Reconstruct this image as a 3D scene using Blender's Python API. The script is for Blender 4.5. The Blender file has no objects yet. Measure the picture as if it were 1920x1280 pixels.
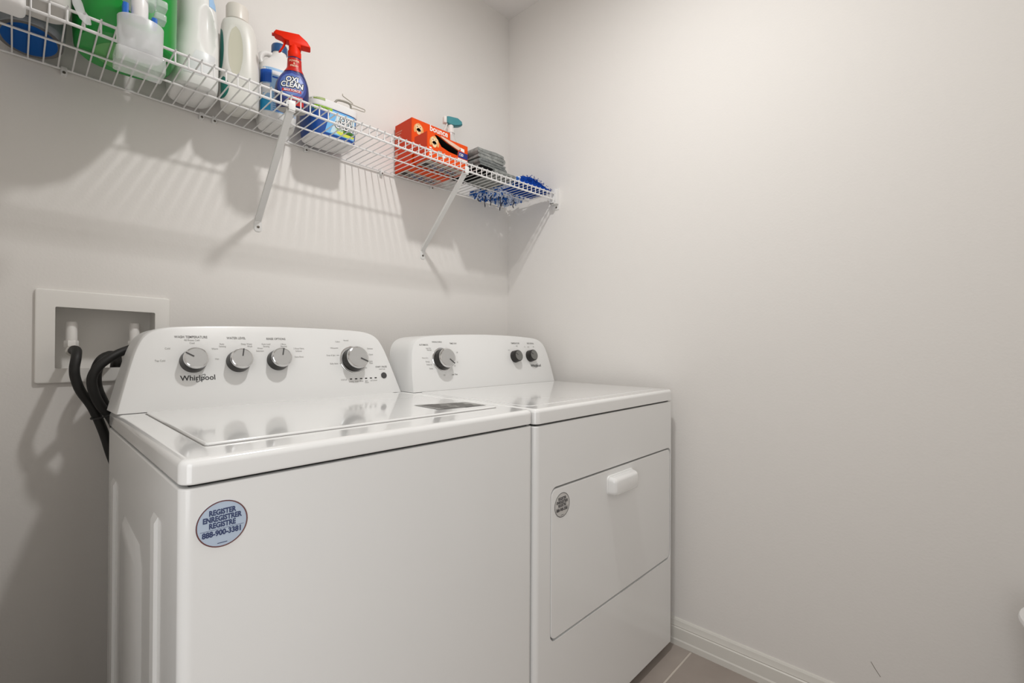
import bpy, bmesh, math, random
from mathutils import Vector, Matrix
random.seed(7)
S = bpy.context.scene
COL = S.collection
V = Vector
pi = math.pi

# ------------------------------------------------------------------ camera, world, light, exposure
cam_d = bpy.data.cameras.new('camera'); cam = bpy.data.objects.new('camera', cam_d); COL.objects.link(cam)
cam_d.sensor_width = 36.0; cam_d.lens = 887.27 / 1920 * 36; cam_d.clip_start = 0.02
_f = V((0.72541071, 0.68829376, 0.0055686)); _r = V((0.68827621, -0.72543203, 0.00492259)); _u = V((-0.00742783, -0.00026184, 0.99997238))
cam.matrix_world = Matrix(((_r.x, _u.x, -_f.x, 0), (_r.y, _u.y, -_f.y, 0), (_r.z, _u.z, -_f.z, 1.064), (0, 0, 0, 1)))
S.camera = cam
W = bpy.data.worlds.new('world'); S.world = W; W.use_nodes = True
W.node_tree.nodes['Background'].inputs[0].default_value = (1.0, 0.96, 0.92, 1)
W.node_tree.nodes['Background'].inputs[1].default_value = 0.35
S.view_settings.view_transform = 'Standard'; S.view_settings.look = 'None'
S.view_settings.gamma = 1; S.view_settings.use_curve_mapping = False
S.view_settings.exposure = 0.0
ld = bpy.data.lights.new('ceiling_light', 'AREA'); ld.energy = 13.8; ld.shape = 'DISK'; ld.size = 0.10; ld.color = (1.0, 0.988, 0.97)
lo = bpy.data.objects.new('ceiling_light', ld); lo.location = (0.755, 0.575, 2.58); COL.objects.link(lo)
hd = bpy.data.lights.new('fill_light', 'AREA'); hd.energy = 18.5; hd.shape = 'RECTANGLE'; hd.size = 2.0; hd.size_y = 1.2; hd.color = (0.985, 0.992, 1.0)  # added soft fill from the left, an unseen source beyond the doorway
ho = bpy.data.objects.new('fill_light', hd); ho.location = (-0.9, -0.62, 1.3); ho.rotation_euler = (0, math.radians(-90), math.radians(32)); COL.objects.link(ho)

# ------------------------------------------------------------------ room numbers (metres)
XR, YB, ZC = 1.6413, 1.5877, 2.632
XL, YN = -0.150, -0.44
YL = 1.2879                      # front of the wire shelf
def lerp_tab(t, x):
    if x <= t[0][0]: return t[0][1]
    for (a, b), (c, d) in zip(t, t[1:]):
        if x <= c: return b + (d - b) * (x - a) / (c - a)
    return t[-1][1]
_ZT = [(-.6, 1.7275), (.08, 1.7262), (.3, 1.7205), (.6, 1.7155), (.85, 1.7125), (1.1, 1.7125), (1.3, 1.7155), (1.62, 1.7225)]
def shelf_z(x): return lerp_tab(_ZT, x)
def top_z(x): return shelf_z(x) + 0.0024

# ------------------------------------------------------------------ materials
def C(r, g, b):
    f = lambda c: (c / 255 / 12.92) if c / 255 <= .04045 else ((c / 255 + .055) / 1.055) ** 2.4
    return (f(r), f(g), f(b), 1)
_M = {}
def mat(name, col, rough=.5, metal=0, spec=.5, coat=0, trans=0, alpha=1, sss=0, bump=None, vary=None, ior=1.45, emit=None):
    if name in _M: return _M[name]
    m = bpy.data.materials.new(name); m.use_nodes = True
    nt = m.node_tree; b = nt.nodes['Principled BSDF']; I = b.inputs
    I['Base Color'].default_value = col; I['Roughness'].default_value = rough; I['Metallic'].default_value = metal
    I['Specular IOR Level'].default_value = spec; I['Coat Weight'].default_value = coat; I['Coat Roughness'].default_value = .06
    I['Transmission Weight'].default_value = trans; I['Alpha'].default_value = alpha; I['IOR'].default_value = ior
    if sss: I['Subsurface Weight'].default_value = sss; I['Subsurface Radius'].default_value = (.01, .01, .01)
    if emit: I['Emission Color'].default_value = col; I['Emission Strength'].default_value = emit
    if bump or vary:
        tc = nt.nodes.new('ShaderNodeTexCoord')
    if bump:
        sc, st, det = bump
        n = nt.nodes.new('ShaderNodeTexNoise'); n.inputs['Scale'].default_value = sc; n.inputs['Detail'].default_value = det
        bp = nt.nodes.new('ShaderNodeBump'); bp.inputs['Strength'].default_value = st; bp.inputs['Distance'].default_value = .002
        nt.links.new(tc.outputs['Object'], n.inputs['Vector']); nt.links.new(n.outputs['Fac'], bp.inputs['Height']); nt.links.new(bp.outputs['Normal'], I['Normal'])
    if vary:
        sc, c2, lo_, hi_ = vary
        n = nt.nodes.new('ShaderNodeTexNoise'); n.inputs['Scale'].default_value = sc; n.inputs['Detail'].default_value = 5
        rp = nt.nodes.new('ShaderNodeValToRGB'); rp.color_ramp.elements[0].position = lo_; rp.color_ramp.elements[1].position = hi_
        rp.color_ramp.elements[0].color = col; rp.color_ramp.elements[1].color = c2
        nt.links.new(tc.outputs['Object'], n.inputs['Vector']); nt.links.new(n.outputs['Fac'], rp.inputs['Fac']); nt.links.new(rp.outputs['Color'], I['Base Color'])
    _M[name] = m; return m
WALL = mat('painted_wall', (.80, .775, .745, 1), .75, spec=.25, bump=(150, .16, 3))
CEIL = mat('ceiling_paint', (.84, .82, .795, 1), .9, spec=.2, bump=(60, .25, 4))
TRIMW = mat('trim_paint', (.74, .72, .67, 1), .35)
TILE = mat('floor_tile', C(154, 143, 135), .45, vary=(3.5, C(174, 164, 156), .3, .75), bump=(30, .05, 3))
GROUT = mat('grout', C(205, 196, 186), .9, bump=(200, .2, 2))
ENAMEL = mat('white_enamel', (.86, .86, .85, 1), .22, coat=.35)
TOPW = mat('white_gloss_top', (.87, .87, .86, 1), .12, coat=.8)
CONS = mat('white_console_plastic', (.79, .79, .78, 1), .3, coat=.15)
DARKGAP = mat('dark_rubber_and_shade', (.02, .02, .02, 1), .6)  # feet and cable tie; also paints shade into the appliance gaps
SILVER = mat('brushed_silver', C(186, 186, 185), .38, metal=.45)
CHROME = mat('chrome', C(215, 215, 215), .12, metal=1)
KNOBSIDE = mat('knob_black', C(38, 36, 34), .35)
KNOBGREY = mat('knob_dark_grey', C(122, 122, 119), .4, metal=.3)
PRINT = mat('grey_print', C(112, 110, 108), .6)
PRINTL = mat('light_grey_print', C(150, 148, 145), .6)
LOGO = mat('logo_grey', C(42, 42, 44), .5)
BTN = mat('dark_grey_button', C(72, 72, 72), .45)
WIREW = mat('white_vinyl_wire', (.80, .79, .785, 1), .3, coat=.2)
BRKT = mat('white_bracket', (.76, .755, .74, 1), .4)
SCREW = mat('screw_steel', C(110, 105, 98), .4, metal=.8)
BOXW = mat('outlet_box_plastic', (.84, .82, .785, 1), .45)
VALVEW = mat('white_pipe', (.84, .82, .79, 1), .45)
RUBBER = mat('black_rubber_hose', C(27, 26, 25), .55, bump=(300, .05, 2))
HDPE = mat('white_bottle_plastic', (.78, .775, .755, 1), .32, sss=.15)
HDPEC = mat('cream_bottle_plastic', (.72, .71, .665, 1), .36, sss=.15)
CREAMC = mat('cream_cap', (.72, .68, .62, 1), .35)

# ------------------------------------------------------------------ mesh helpers
def rootmat(o):
    while o.parent: o = o.parent
    return Matrix.Translation(o.location) @ Matrix.Rotation(o.rotation_euler.z, 4, 'Z')
def nb():
    return bmesh.new()
def obj(name, bm, m, parent=None, world=True, sharp=38, smooth=True, kind=None, wn=False, recalc=True):
    if parent is not None and world: bm.transform(rootmat(parent).inverted())
    if recalc: bmesh.ops.recalc_face_normals(bm, faces=bm.faces[:])
    me = bpy.data.meshes.new(name); bm.to_mesh(me); bm.free()
    for x in (m if isinstance(m, (list, tuple)) else [m]): me.materials.append(x)
    if smooth:
        me.polygons.foreach_set('use_smooth', [True] * len(me.polygons)); me.set_sharp_from_angle(angle=math.radians(sharp))
    o = bpy.data.objects.new(name, me); COL.objects.link(o)
    if parent is not None: o.parent = parent
    if kind: o['kind'] = kind
    if wn: o.modifiers.new('weighted', 'WEIGHTED_NORMAL').keep_sharp = True
    return o
def thing(name, label, cat, loc=(0, 0, 0), rz=0, group=None):
    o = bpy.data.objects.new(name, None); COL.objects.link(o); o.location = loc; o.rotation_euler = (0, 0, rz)
    o.empty_display_size = .05; o['label'] = label; o['category'] = cat
    if group: o['group'] = group
    return o
def tag(o, label, cat, group=None):
    o['label'] = label; o['category'] = cat
    if group: o['group'] = group
    return o
def box(bm, x0, x1, y0, y1, z0, z1):
    v = [bm.verts.new((x, y, z)) for z in (z0, z1) for x, y in ((x0, y0), (x1, y0), (x1, y1), (x0, y1))]
    for f in ((3, 2, 1, 0), (4, 5, 6, 7), (0, 1, 5, 4), (1, 2, 6, 5), (2, 3, 7, 6), (3, 0, 4, 7)): bm.faces.new([v[i] for i in f])
    return v
def loft(bm, rings, cap0=True, cap1=True, close=True, mi=None):
    vs = [[bm.verts.new(p) for p in r] for r in rings]
    n = len(vs[0])
    for a, b in zip(vs, vs[1:]):
        for i in range(n if close else n - 1):
            j = (i + 1) % n
            bm.faces.new((a[i], a[j], b[j], b[i]))
    if cap0: bm.faces.new(vs[0][::-1])
    if cap1: bm.faces.new(vs[-1])
    return vs
def rrect(x0, x1, y0, y1, r, seg=6):
    r = max(1e-4, min(r, (x1 - x0) / 2 - 1e-5, (y1 - y0) / 2 - 1e-5)); P = []
    for cx, cy, a0 in ((x1 - r, y0 + r, -90), (x1 - r, y1 - r, 0), (x0 + r, y1 - r, 90), (x0 + r, y0 + r, 180)):
        for k in range(seg + 1):
            a = math.radians(a0 + 90 * k / seg); P.append((cx + r * math.cos(a), cy + r * math.sin(a)))
    return P
def slab(bm, x0, x1, y0, y1, z0, z1, r=.01, rt=.003, rb=0, seg=6, q=4, M=None):
    R = []
    def ring(d, z): return [V((x, y, z)) for x, y in rrect(x0 + d, x1 - d, y0 + d, y1 - d, max(r - d, .0004), seg)]
    if rb > 0:
        for k in range(q + 1): a = pi / 2 * k / q; R.append(ring(rb * (1 - math.sin(a)), z0 + rb * (1 - math.cos(a))))
    else: R.append(ring(0, z0))
    if rt > 0:
        for k in range(q + 1): a = pi / 2 * k / q; R.append(ring(rt * (1 - math.cos(a)), z1 - rt * (1 - math.sin(a))))
    else: R.append(ring(0, z1))
    if M is not None: R = [[M @ p for p in ring_] for ring_ in R]
    return loft(bm, R)
# axis frames for slabs that stand on a front (facing -Y): local x->X, y->Z, z->-Y
def front_frame(y): return Matrix(((1, 0, 0, 0), (0, 0, -1, y), (0, 1, 0, 0), (0, 0, 0, 1)))
def right_frame(x): return Matrix(((0, 0, -1, x), (1, 0, 0, 0), (0, 1, 0, 0), (0, 0, 0, 1)))   # local x->Y, y->Z, z->-X
def lathe(bm, prof, N=32, M=None, cap0=True, cap1=True):
    R = []
    for r, z in prof:
        r = max(r, 1e-4)
        R.append([V((r * math.cos(2 * pi * i / N), r * math.sin(2 * pi * i / N), z)) for i in range(N)])
    if M is not None: R = [[M @ p for p in q] for q in R]
    return loft(bm, R, cap0, cap1)
def catmull(P, n=8, closed=False):
    P = [V(p) for p in P]; out = []
    for i in range(len(P) - 1):
        p0 = P[i - 1] if i else P[0] * 2 - P[1]; p1 = P[i]; p2 = P[i + 1]; p3 = P[i + 2] if i + 2 < len(P) else P[-1] * 2 - P[-2]
        for k in range(n):
            t = k / n
            out.append(.5 * ((2 * p1) + (p2 - p0) * t + (2 * p0 - 5 * p1 + 4 * p2 - p3) * t * t + (3 * p1 - p0 - 3 * p2 + p3) * t ** 3))
    out.append(P[-1]); return out
def tube(bm, P, r, N=10, cap=True):
    P = [V(p) for p in P]; R = []; up = None
    for i, p in enumerate(P):
        t = (P[min(i + 1, len(P) - 1)] - P[max(i - 1, 0)]).normalized()
        if up is None:
            up = V((0, 0, 1)) if abs(t.z) < .9 else V((1, 0, 0))
        up = (up - t * up.dot(t)).normalized(); s = t.cross(up)
        rr = r(i / (len(P) - 1)) if callable(r) else r
        R.append([p + (up * math.cos(2 * pi * k / N) + s * math.sin(2 * pi * k / N)) * rr for k in range(N)])
    return loft(bm, R, cap, cap)
def prism(bm, pts, d0, d1, M):
    """2-D outline pushed from depth d0 to d1 along the frame's z"""
    loft(bm, [[M @ V((x, y, d)) for x, y in pts] for d in (d0, d1)])
def boolean(bma, bmb):
    ms = []
    for b in (bma, bmb):
        bmesh.ops.recalc_face_normals(b, faces=b.faces[:]); me = bpy.data.meshes.new('tmp'); b.to_mesh(me); b.free(); ms.append(me)
    oa, ob = [bpy.data.objects.new('tmp', m) for m in ms]
    COL.objects.link(oa); COL.objects.link(ob)
    md = oa.modifiers.new('cut', 'BOOLEAN'); md.object = ob; md.operation = 'DIFFERENCE'; md.solver = 'EXACT'
    dg = bpy.context.evaluated_depsgraph_get()
    me = bpy.data.meshes.new_from_object(oa.evaluated_get(dg))
    out = nb(); out.from_mesh(me)
    for o in (oa, ob): bpy.data.objects.remove(o)
    for m in ms + [me]: bpy.data.meshes.remove(m)
    return out
def disc(bm, M, rx, ry, z=0, N=40, x0=0, y0=0):
    bm.faces.new([bm.verts.new(M @ V((x0 + rx * math.cos(2 * pi * k / N), y0 + ry * math.sin(2 * pi * k / N), z))) for k in range(N)])
def ringflat(bm, M, r0, r1, z=0, N=48, ry=1.0):
    a = [[bm.verts.new(M @ V((r * math.cos(2 * pi * k / N), r * ry * math.sin(2 * pi * k / N), z))) for k in range(N)] for r in (r0, r1)]
    for k in range(N): j = (k + 1) % N; bm.faces.new((a[0][k], a[0][j], a[1][j], a[1][k]))
_tc = {}
def glyphs(s, size, bold=0, align='CENTER', shear=0, xs=1.0):
    key = (s, size, bold, align, shear, xs)
    if key not in _tc:
        c = bpy.data.curves.new('t', 'FONT'); c.body = s; c.size = size; c.align_x = align; c.align_y = 'CENTER'; c.offset = bold * size; c.shear = shear
        c.resolution_u = 3
        o = bpy.data.objects.new('t', c); COL.objects.link(o)
        me = bpy.data.meshes.new_from_object(o.evaluated_get(bpy.context.evaluated_depsgraph_get()))
        _tc[key] = ([(v.co.x * xs, v.co.y) for v in me.vertices], [tuple(p.vertices) for p in me.polygons])
        bpy.data.objects.remove(o); bpy.data.curves.remove(c); bpy.data.meshes.remove(me)
    return _tc[key]
def put_text(bm, fn, s, size, x=0, y=0, mi=0, **k):
    vs, fs = glyphs(s, size, **k)
    bv = [bm.verts.new(fn(x + a, y + b)) for a, b in vs]
    for f in fs:
        try: bm.faces.new([bv[i] for i in f]).material_index = mi
        except ValueError: pass
def flat(bm, fn, pts, mi=0):
    f = bm.faces.new([bm.verts.new(fn(x, y)) for x, y in pts]); f.material_index = mi; return f
def bar(bm, fn, x0, x1, y0, y1, mi=0, n=1):
    for i in range(n):
        a = x0 + (x1 - x0) * i / n; b = x0 + (x1 - x0) * (i + 1) / n
        flat(bm, fn, [(a, y0), (b, y0), (b, y1), (a, y1)], mi)
# ------------------------------------------------------------------ bottles: a profile of super-ellipse sections
class Body:
    def __init__(s, keys, cy=0):
        s.k = keys                       # (z, a, b, n, cx, cy)
    def at(s, z):
        k = s.k
        if z <= k[0][0]: return k[0]
        for p, q in zip(k, k[1:]):
            if z <= q[0]:
                t = (z - p[0]) / (q[0] - p[0])
                i = s.k.index(p)
                o = []
                for c in range(1, 6):
                    m0 = s.slope(i, c) * (q[0] - p[0]); m1 = s.slope(i + 1, c) * (q[0] - p[0])
                    t2, t3 = t * t, t ** 3
                    o.append((2 * t3 - 3 * t2 + 1) * p[c] + (t3 - 2 * t2 + t) * m0 + (-2 * t3 + 3 * t2) * q[c] + (t3 - t2) * m1)
                return (z, *o)
        return k[-1]
    def slope(s, i, c):
        k = s.k
        if i == 0 or i == len(k) - 1: return 0 if i else (k[1][c] - k[0][c]) / (k[1][0] - k[0][0])
        d0 = (k[i][c] - k[i - 1][c]) / (k[i][0] - k[i - 1][0]); d1 = (k[i + 1][c] - k[i][c]) / (k[i + 1][0] - k[i][0])
        return 0 if d0 * d1 <= 0 else 2 * d0 * d1 / (d0 + d1)
    def front(s, x, z, eps=0):
        _, a, b, n, cx, cy = s.at(z)
        u = min(.999, abs((x - cx) / a))
        return V((x, cy - b * (1 - u ** n) ** (1 / n) - eps, z))
    def mesh(s, N=48, rows=40, dent=None, cap1=True, zmax=None):
        bm = nb(); R = []
        z0, z1 = s.k[0][0], zmax or s.k[-1][0]
        zs = [z0 + (z1 - z0) * i / rows for i in range(rows + 1)]
        zs = sorted(set(zs) | {k[0] for k in s.k if k[0] <= z1})
        for z in zs:
            _, a, b, n, cx, cy = s.at(z); ring = []
            for i in range(N):
                t = 2 * pi * i / N; c, d = math.cos(t), math.sin(t)
                x = cx + a * math.copysign(abs(c) ** (2 / n), c); y = cy + b * math.copysign(abs(d) ** (2 / n), d)
                p = V((x, y, z))
                if dent: p = dent(p, cx, cy)
                ring.append(p)
            R.append(ring)
        loft(bm, R, True, cap1); return bm
    def patch(s, bm, xf, z0, z1, nz=12, nx=10, eps=.0005, mi=0):
        """strip of the front between z0 and z1; xf(z) -> (x0, x1)"""
        rows = []
        for i in range(nz + 1):
            z = z0 + (z1 - z0) * i / nz; a, b = xf(z)
            rows.append([bm.verts.new(s.front(a + (b - a) * j / nx, z, eps)) for j in range(nx + 1)])
        for p, q in zip(rows, rows[1:]):
            for j in range(nx): bm.faces.new((p[j], p[j + 1], q[j + 1], q[j])).material_index = mi
    def ell(s, bm, x0, z0, A, B, eps=.0005, mi=0, nz=14, nx=10):
        s.patch(bm, lambda z: (x0 - A * math.sqrt(max(0.0004, 1 - ((z - z0) / B) ** 2)), x0 + A * math.sqrt(max(0.0004, 1 - ((z - z0) / B) ** 2))), z0 - B, z0 + B, nz, nx, eps, mi)
    def fn(s, x0, z0, eps=.001):
        return lambda x, y: s.front(x0 + x, z0 + y, eps)
def struct(o): o['kind'] = 'structure'; return o

# ================================================================== SETTING
bm = nb()
hx0, hx1, hz0, hz1 = .0610, .2700, .992, 1.153       # hole for the outlet box
xs = [XL, hx0, hx1, XR + .1]; zs_ = [0, hz0, hz1, ZC]
for i in range(3):
    for j in range(3):
        if i == 1 and j == 1: continue
        v = [bm.verts.new((x, YB, z)) for x, z in ((xs[i], zs_[j]), (xs[i + 1], zs_[j]), (xs[i + 1], zs_[j + 1]), (xs[i], zs_[j + 1]))]
        bm.faces.new(v)
bmesh.ops.remove_doubles(bm, verts=bm.verts[:], dist=1e-5)
g = bmesh.ops.extrude_face_region(bm, geom=bm.faces[:])
bmesh.ops.translate(bm, verts=[e for e in g['geom'] if isinstance(e, bmesh.types.BMVert)], vec=(0, .12, 0))
struct(obj('wall_back', bm, WALL, smooth=False))
bm = nb(); box(bm, XR, XR + .1, YN - .1, YB + .12, 0, ZC); wall_right = struct(obj('wall_right', bm, WALL, smooth=False))
bm = nb(); tube(bm, [(XR, .1811, .190), (XR, .172, .175), (XR, .16, .158)], .0007, 5)
obj('scuff_mark', bm, mat('scuff', C(118, 108, 100), .8), wall_right, world=False)
bm = nb()
box(bm, XL - .1, XL, .55, YB + .12, 0, ZC); box(bm, XL - .1, XL, YN - .1, -.41, 0, ZC); box(bm, XL - .1, XL, -.41, .55, 2.06, ZC)      # unseen doorway, widened to let the added fill light in
struct(obj('wall_left', bm, WALL, smooth=False))
bm = nb()
box(bm, XL - .1, XR + .1, YN - .1, YN, 0, ZC)
struct(obj('wall_front', bm, WALL, smooth=False))
bm = nb(); box(bm, XL - .1, XR + .1, YN - .1, YB + .12, ZC, ZC + .1); struct(obj('ceiling', bm, CEIL, smooth=False))
# floor: a bed of grout with large tiles standing 1.5 mm proud
bm = nb(); box(bm, XL - 1.6, XR + .1, YN - .1, YB + .12, -.1, -.0015); floor = struct(obj('floor', bm, GROUT, smooth=False))
TY = .679
bm = nb(); slab(bm, -.3035, .3035, -.1505, .1505, -.006, 0, .002, .001, seg=1, q=1)
tile0 = obj('tile', bm, TILE, floor, world=False, smooth=False); used = 0
for j in range(-5, 4):
    cy = TY + .1535 + .307 * (j - 1)
    if cy - .15 < YN or cy > YB: continue
    for i in range(4):
        cx = -.389 + .613 * i + (.10 if j % 2 else 0)
        if cx - .3 > XR: continue
        t = tile0 if not used else tile0.copy()
        if used: COL.objects.link(t); t.parent = floor
        used = 1; t.location = (cx, cy, 0)
# baseboards (moulded profile), right wall and the part behind the machines
prof = [(0, 0), (.015, 0), (.015, .019), (.0125, .0235), (.0125, .060), (.0090, .0630), (.0105, .0665), (.0090, .070), (.0070, .084), (.004, .0895), (0, .0905)]
bm = nb(); loft(bm, [[V((XR - d, y, z)) for d, z in prof] for y in (YN, YB)]); struct(obj('baseboard_right', bm, TRIMW, sharp=20))
bm = nb(); loft(bm, [[V((x, YB - d, z)) for d, z in prof] for x in (XL, XR - .015)]); struct(obj('baseboard_back', bm, TRIMW, sharp=20))
# ceiling lamp that lights the room (above the frame)
lamp = thing('ceiling_lamp', 'small white ceiling lamp holder on the ceiling, out of view above the frame', 'lamp', (.755, .575, ZC))
bm = nb(); lathe(bm, [(.001, -.030), (.070, -.030), (.084, -.024), (.090, -.010), (.090, 0)], 40); obj('lamp_base', bm, TRIMW, lamp, world=False)

# ================================================================== APPLIANCES
def chaikin(P, n=2):
    for _ in range(n):
        Q = [P[0]]
        for a, b in zip(P, P[1:]):
            Q += [(a[0] * .75 + b[0] * .25, a[1] * .75 + b[1] * .25), (a[0] * .25 + b[0] * .75, a[1] * .25 + b[1] * .75)]
        Q.append(P[-1]); P = Q
    return P
class Console:
    def __init__(s, root, cx, half, yb, zb, k, depth):
        s.cx, s.yb, s.zb, s.k, s.root = cx, yb, zb, k, root
        L = math.sqrt(1 + k * k); s.n = V((0, -1 / L, k / L)); s.up = V((0, k / L, 1 / L))
        H = chaikin(half, 2)
        out = [(cx - w, h) for h, w in H] + [(cx + w, h) for h, w in H[::-1]][1:]
        cxm = cx; hm = .09
        def ring(inset, d, flare, sz):
            R = []
            for x, h in out:
                xx = cxm + (x - cxm) * (1 - inset / .33) + math.copysign(flare * .5, x - cxm) * (1 - .6 * h / .19)
                hh = h * (1 - inset / .19) * sz
                R.append(V((xx, yb + hh * k + d, zb + hh)))
            return R
        rings = [ring(.0035, -.0001, 0, 1), ring(.0012, .0008, 0, 1), ring(0, .0035, 0, 1), ring(-.0005, .03, .002, .998), ring(-.001, depth, .007, .985)]
        bm = nb(); loft(bm, rings); s.o = obj('console', bm, CONS, root, sharp=30)
    def P(s, x, h, d=0): return V((x, s.yb + h * s.k, s.zb + h)) + s.n * d
    def frame(s, x, h, d=0):
        p = s.P(x, h, d); X = V((1, 0, 0))
        return Matrix(((X.x, s.up.x, s.n.x, p.x), (X.y, s.up.y, s.n.y, p.y), (X.z, s.up.z, s.n.z, p.z), (0, 0, 0, 1)))
    def fn(s, d=.0006): return lambda x, h: s.P(x, h, d)
    def knob(s, x, h, r, ht, ang, ring=0, side=KNOBSIDE, cap=SILVER):
        M = s.frame(x, h)
        bm = nb(); lathe(bm, [(r * 1.07, 0), (r * 1.07, .002), (r * 1.0, ht * .74), (r * .985, ht * .80), (.001, ht * .78)], 40, M)
        kb = obj('knob', bm, side, s.root)
        bm = nb(); lathe(bm, [(r * .97, ht * .79), (r * .995, ht * .82), (r * .985, ht * .91), (r * .94, ht * .97), (r * .86, ht)], 40, M, True, False)
        lathe(bm, [(r * .86, ht), (r * .84, ht * .985), (.001, ht * .985)], 40, M, False, True)
        for f in bm.faces:
            c = f.calc_center_median() - s.P(x, h); f.material_index = 1 if (c - s.n * c.dot(s.n)).length > r * .855 else 0
        obj('knob_cap', bm, [cap, CHROME if cap is SILVER else side], kb, sharp=30)
        a = math.radians(ang); u = V((math.cos(a), math.sin(a))); w = V((-u.y, u.x)) * r * .05
        pts = [u * r * .22 + w, u * r * .22 - w, u * r * .95 - w, u * r * .95 + w]
        bm = nb(); prism(bm, [(p.x, p.y) for p in pts], ht * .97, ht * 1.02, M); obj('knob_pointer', bm, BTN, kb, smooth=False)
        if ring:
            bm = nb(); lathe(bm, [(ring, 0), (ring, .003), (ring - .0015, .0042), (ring - .003, .0042), (ring - .003, .001)], 48, M, True, False)
            obj('knob_ring', bm, CHROME, kb, sharp=30)
            bm = nb(); ringflat(bm, M, r * .98, ring - .0028, .0022); obj('knob_dial', bm, CONS, kb)
        return kb
def whirl(bm, fn, x, y, size, mi=0, bold=.006):
    put_text(bm, fn, 'Whirlpool', size, x, y, mi, bold=bold)
    # swoosh ring round the letter p
    w = size * .085; A, B = size * .72, size * .20; ca, sa = math.cos(math.radians(42)), math.sin(math.radians(42)); N = 40; pr = None
    for i in range(N + 1):
        t = math.radians(70 - 310 * i / N); th = w * (.35 + .65 * abs(math.cos(t)))
        pts = []
        for e in (-th / 2, th / 2):
            px, py = (A + e) * math.cos(t), (B + e) * math.sin(t)
            pts.append((x + size * .30 + px * ca - py * sa, y - size * .03 + px * sa + py * ca))
        if pr: flat(bm, fn, [pr[0], pr[1], pts[1], pts[0]], mi)
        pr = pts

# ---- washing machine
WX0, WX1, WY, WYB, WT, WR = .1504, .8505, .7351, 1.407, .9095, .8756
washer = thing('washing_machine', 'white top-load washing machine with a blue round sticker on its front', 'washing machine', (WX0, WY, 0))
bm = nb(); slab(bm, WX0, WX1, WY, WYB, .025, .8712, .016, .003)
obj('cabinet', bm, ENAMEL, washer, wn=True)
for x in (WX0 + .06, WX1 - .06):
    for y in (WY + .06, WYB - .06):
        bm = nb(); lathe(bm, [(.022, 0), (.022, .012), (.01, .014), (.01, .03)], 16, Matrix.Translation((x, y, 0))); obj('foot', bm, DARKGAP, washer)
bm = nb(); box(bm, WX0 + .012, WX1 - .012, WY + .012, WYB - .012, .868, .880); obj('top_gap_shade', bm, DARKGAP, washer, smooth=False)  # dark block that paints the shade in the gap under the top panel
bm = nb(); slab(bm, WX0, WX1, WY - .001, WYB, WR, WT, .018, .011, .003, seg=8, q=5); tp = obj('top_panel', bm, TOPW, washer, wn=True)
bm = nb(); slab(bm, .1985, .8075, .818, 1.278, WT - .002, WT + .0042, .006, .0035, seg=4); lid = obj('lid', bm, TOPW, washer, wn=True)
bm = nb(); slab(bm, .1965, .8095, .8155, 1.281, WT - .001, WT + .0004, .007, 0, seg=4); obj('lid_gap_shade', bm, mat('lid_shade_grey', C(120, 118, 114), .5), washer)  # grey band around the lid, painting its shadow gap
# lid caution label
bm = nb(); fl = lambda x, y: V((x, y, WT + .0048))
flat(bm, fl, [(.668, .862), (.800, .845), (.8025, .927), (.673, .967)], 0)
f2 = lambda x, y: V((x, y, WT + .0052))
for i in range(9):
    y = .955 - i * .0105; bar(bm, f2, .682, .715 + .012 * ((i * 7) % 3), y - .022 + .012, y - .016 + .012, 1)
    if i < 8: bar(bm, f2, .740, .775 + .006 * ((i * 5) % 3), y - .030, y - .025, 1)
obj('lid_label', bm, [mat('label_grey', C(150, 149, 146), .5), PRINT], lid, smooth=False, recalc=False)
# pressed ribs in the left side
bm = nb(); ML = right_frame(WX0)           # local x->Y, y->Z, z->-X
def ribs(bm, pts, hgt):
    loft(bm, [[ML @ V((x, y, -.001)) for x, y in pts], [ML @ V((sum(p[0] for p in pts) / len(pts) + (x - sum(p[0] for p in pts) / len(pts)) * .80, y - (.012 if y > .5 else 0), hgt)) for x, y in pts]])
ribs(bm, [(.985, .06), (1.212, .06), (1.212, .700), (1.190, .728), (1.165, .732), (1.012, .722), (.988, .690)], .0045)
obj('side_emboss', bm, ENAMEL, washer, sharp=50)
for y0, y1, zt in ((.868, .900, .806), (1.285, 1.325, .775)):
    bm = nb(); ribs(bm, [(y0, .06), (y1, .06), (y1, zt), (y0, zt)], .0045); obj('side_rib', bm, ENAMEL, washer, sharp=50)
wc = Console(washer, .5030, [(0, .3515), (.07, .3335), (.11, .3225), (.145, .311), (.172, .296), (.187, .268), (.1925, .225), (.1965, .12), (.198, 0)], 1.298, WT + .001, .316, .105)
wc.knob(.2965, .1085, .0262, .034, 148); wc.knob(.394, .1060, .0262, .034, 78); wc.knob(.490, .1070, .0262, .034, 76)
wc.knob(.7060, .1030, .0340, .036, -27, ring=.0425)
bm = nb(); lathe(bm, [(.0095, 0), (.0095, .002), (.0085, .003), (.001, .003)], 28, wc.frame(.8015, .0535)); obj('start_button', bm, BTN, washer)
for i in range(6):
    bm = nb(); M = wc.frame(.6905 + i * .0163, .0475); slab(bm, -.0036, .0036, -.0016, .0016, 0, .0010, .0004, .0003, seg=1, q=1, M=M); obj('status_light', bm, KNOBSIDE, washer, smooth=False)
bm = nb(); whirl(bm, wc.fn(), .3045, .0690, .0172, bold=.012); obj('logo', bm, LOGO, washer, smooth=False, recalc=False)
def prints(root, cons, clusters):
    for cl in clusters:
        bm = nb(); F = cons.fn()
        for t in cl:
            if len(t) == 3: bar(bm, F, t[0], t[1], t[2] - .0005, t[2] + .0005, 0)
            else: put_text(bm, F, t[0], t[3], t[1], t[2], t[4], bold=.008 if t[4] == 0 else 0, xs=.84)
        obj('dial_print', bm, [PRINT, PRINTL], root, smooth=False, recalc=False, kind='stuff')
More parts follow.
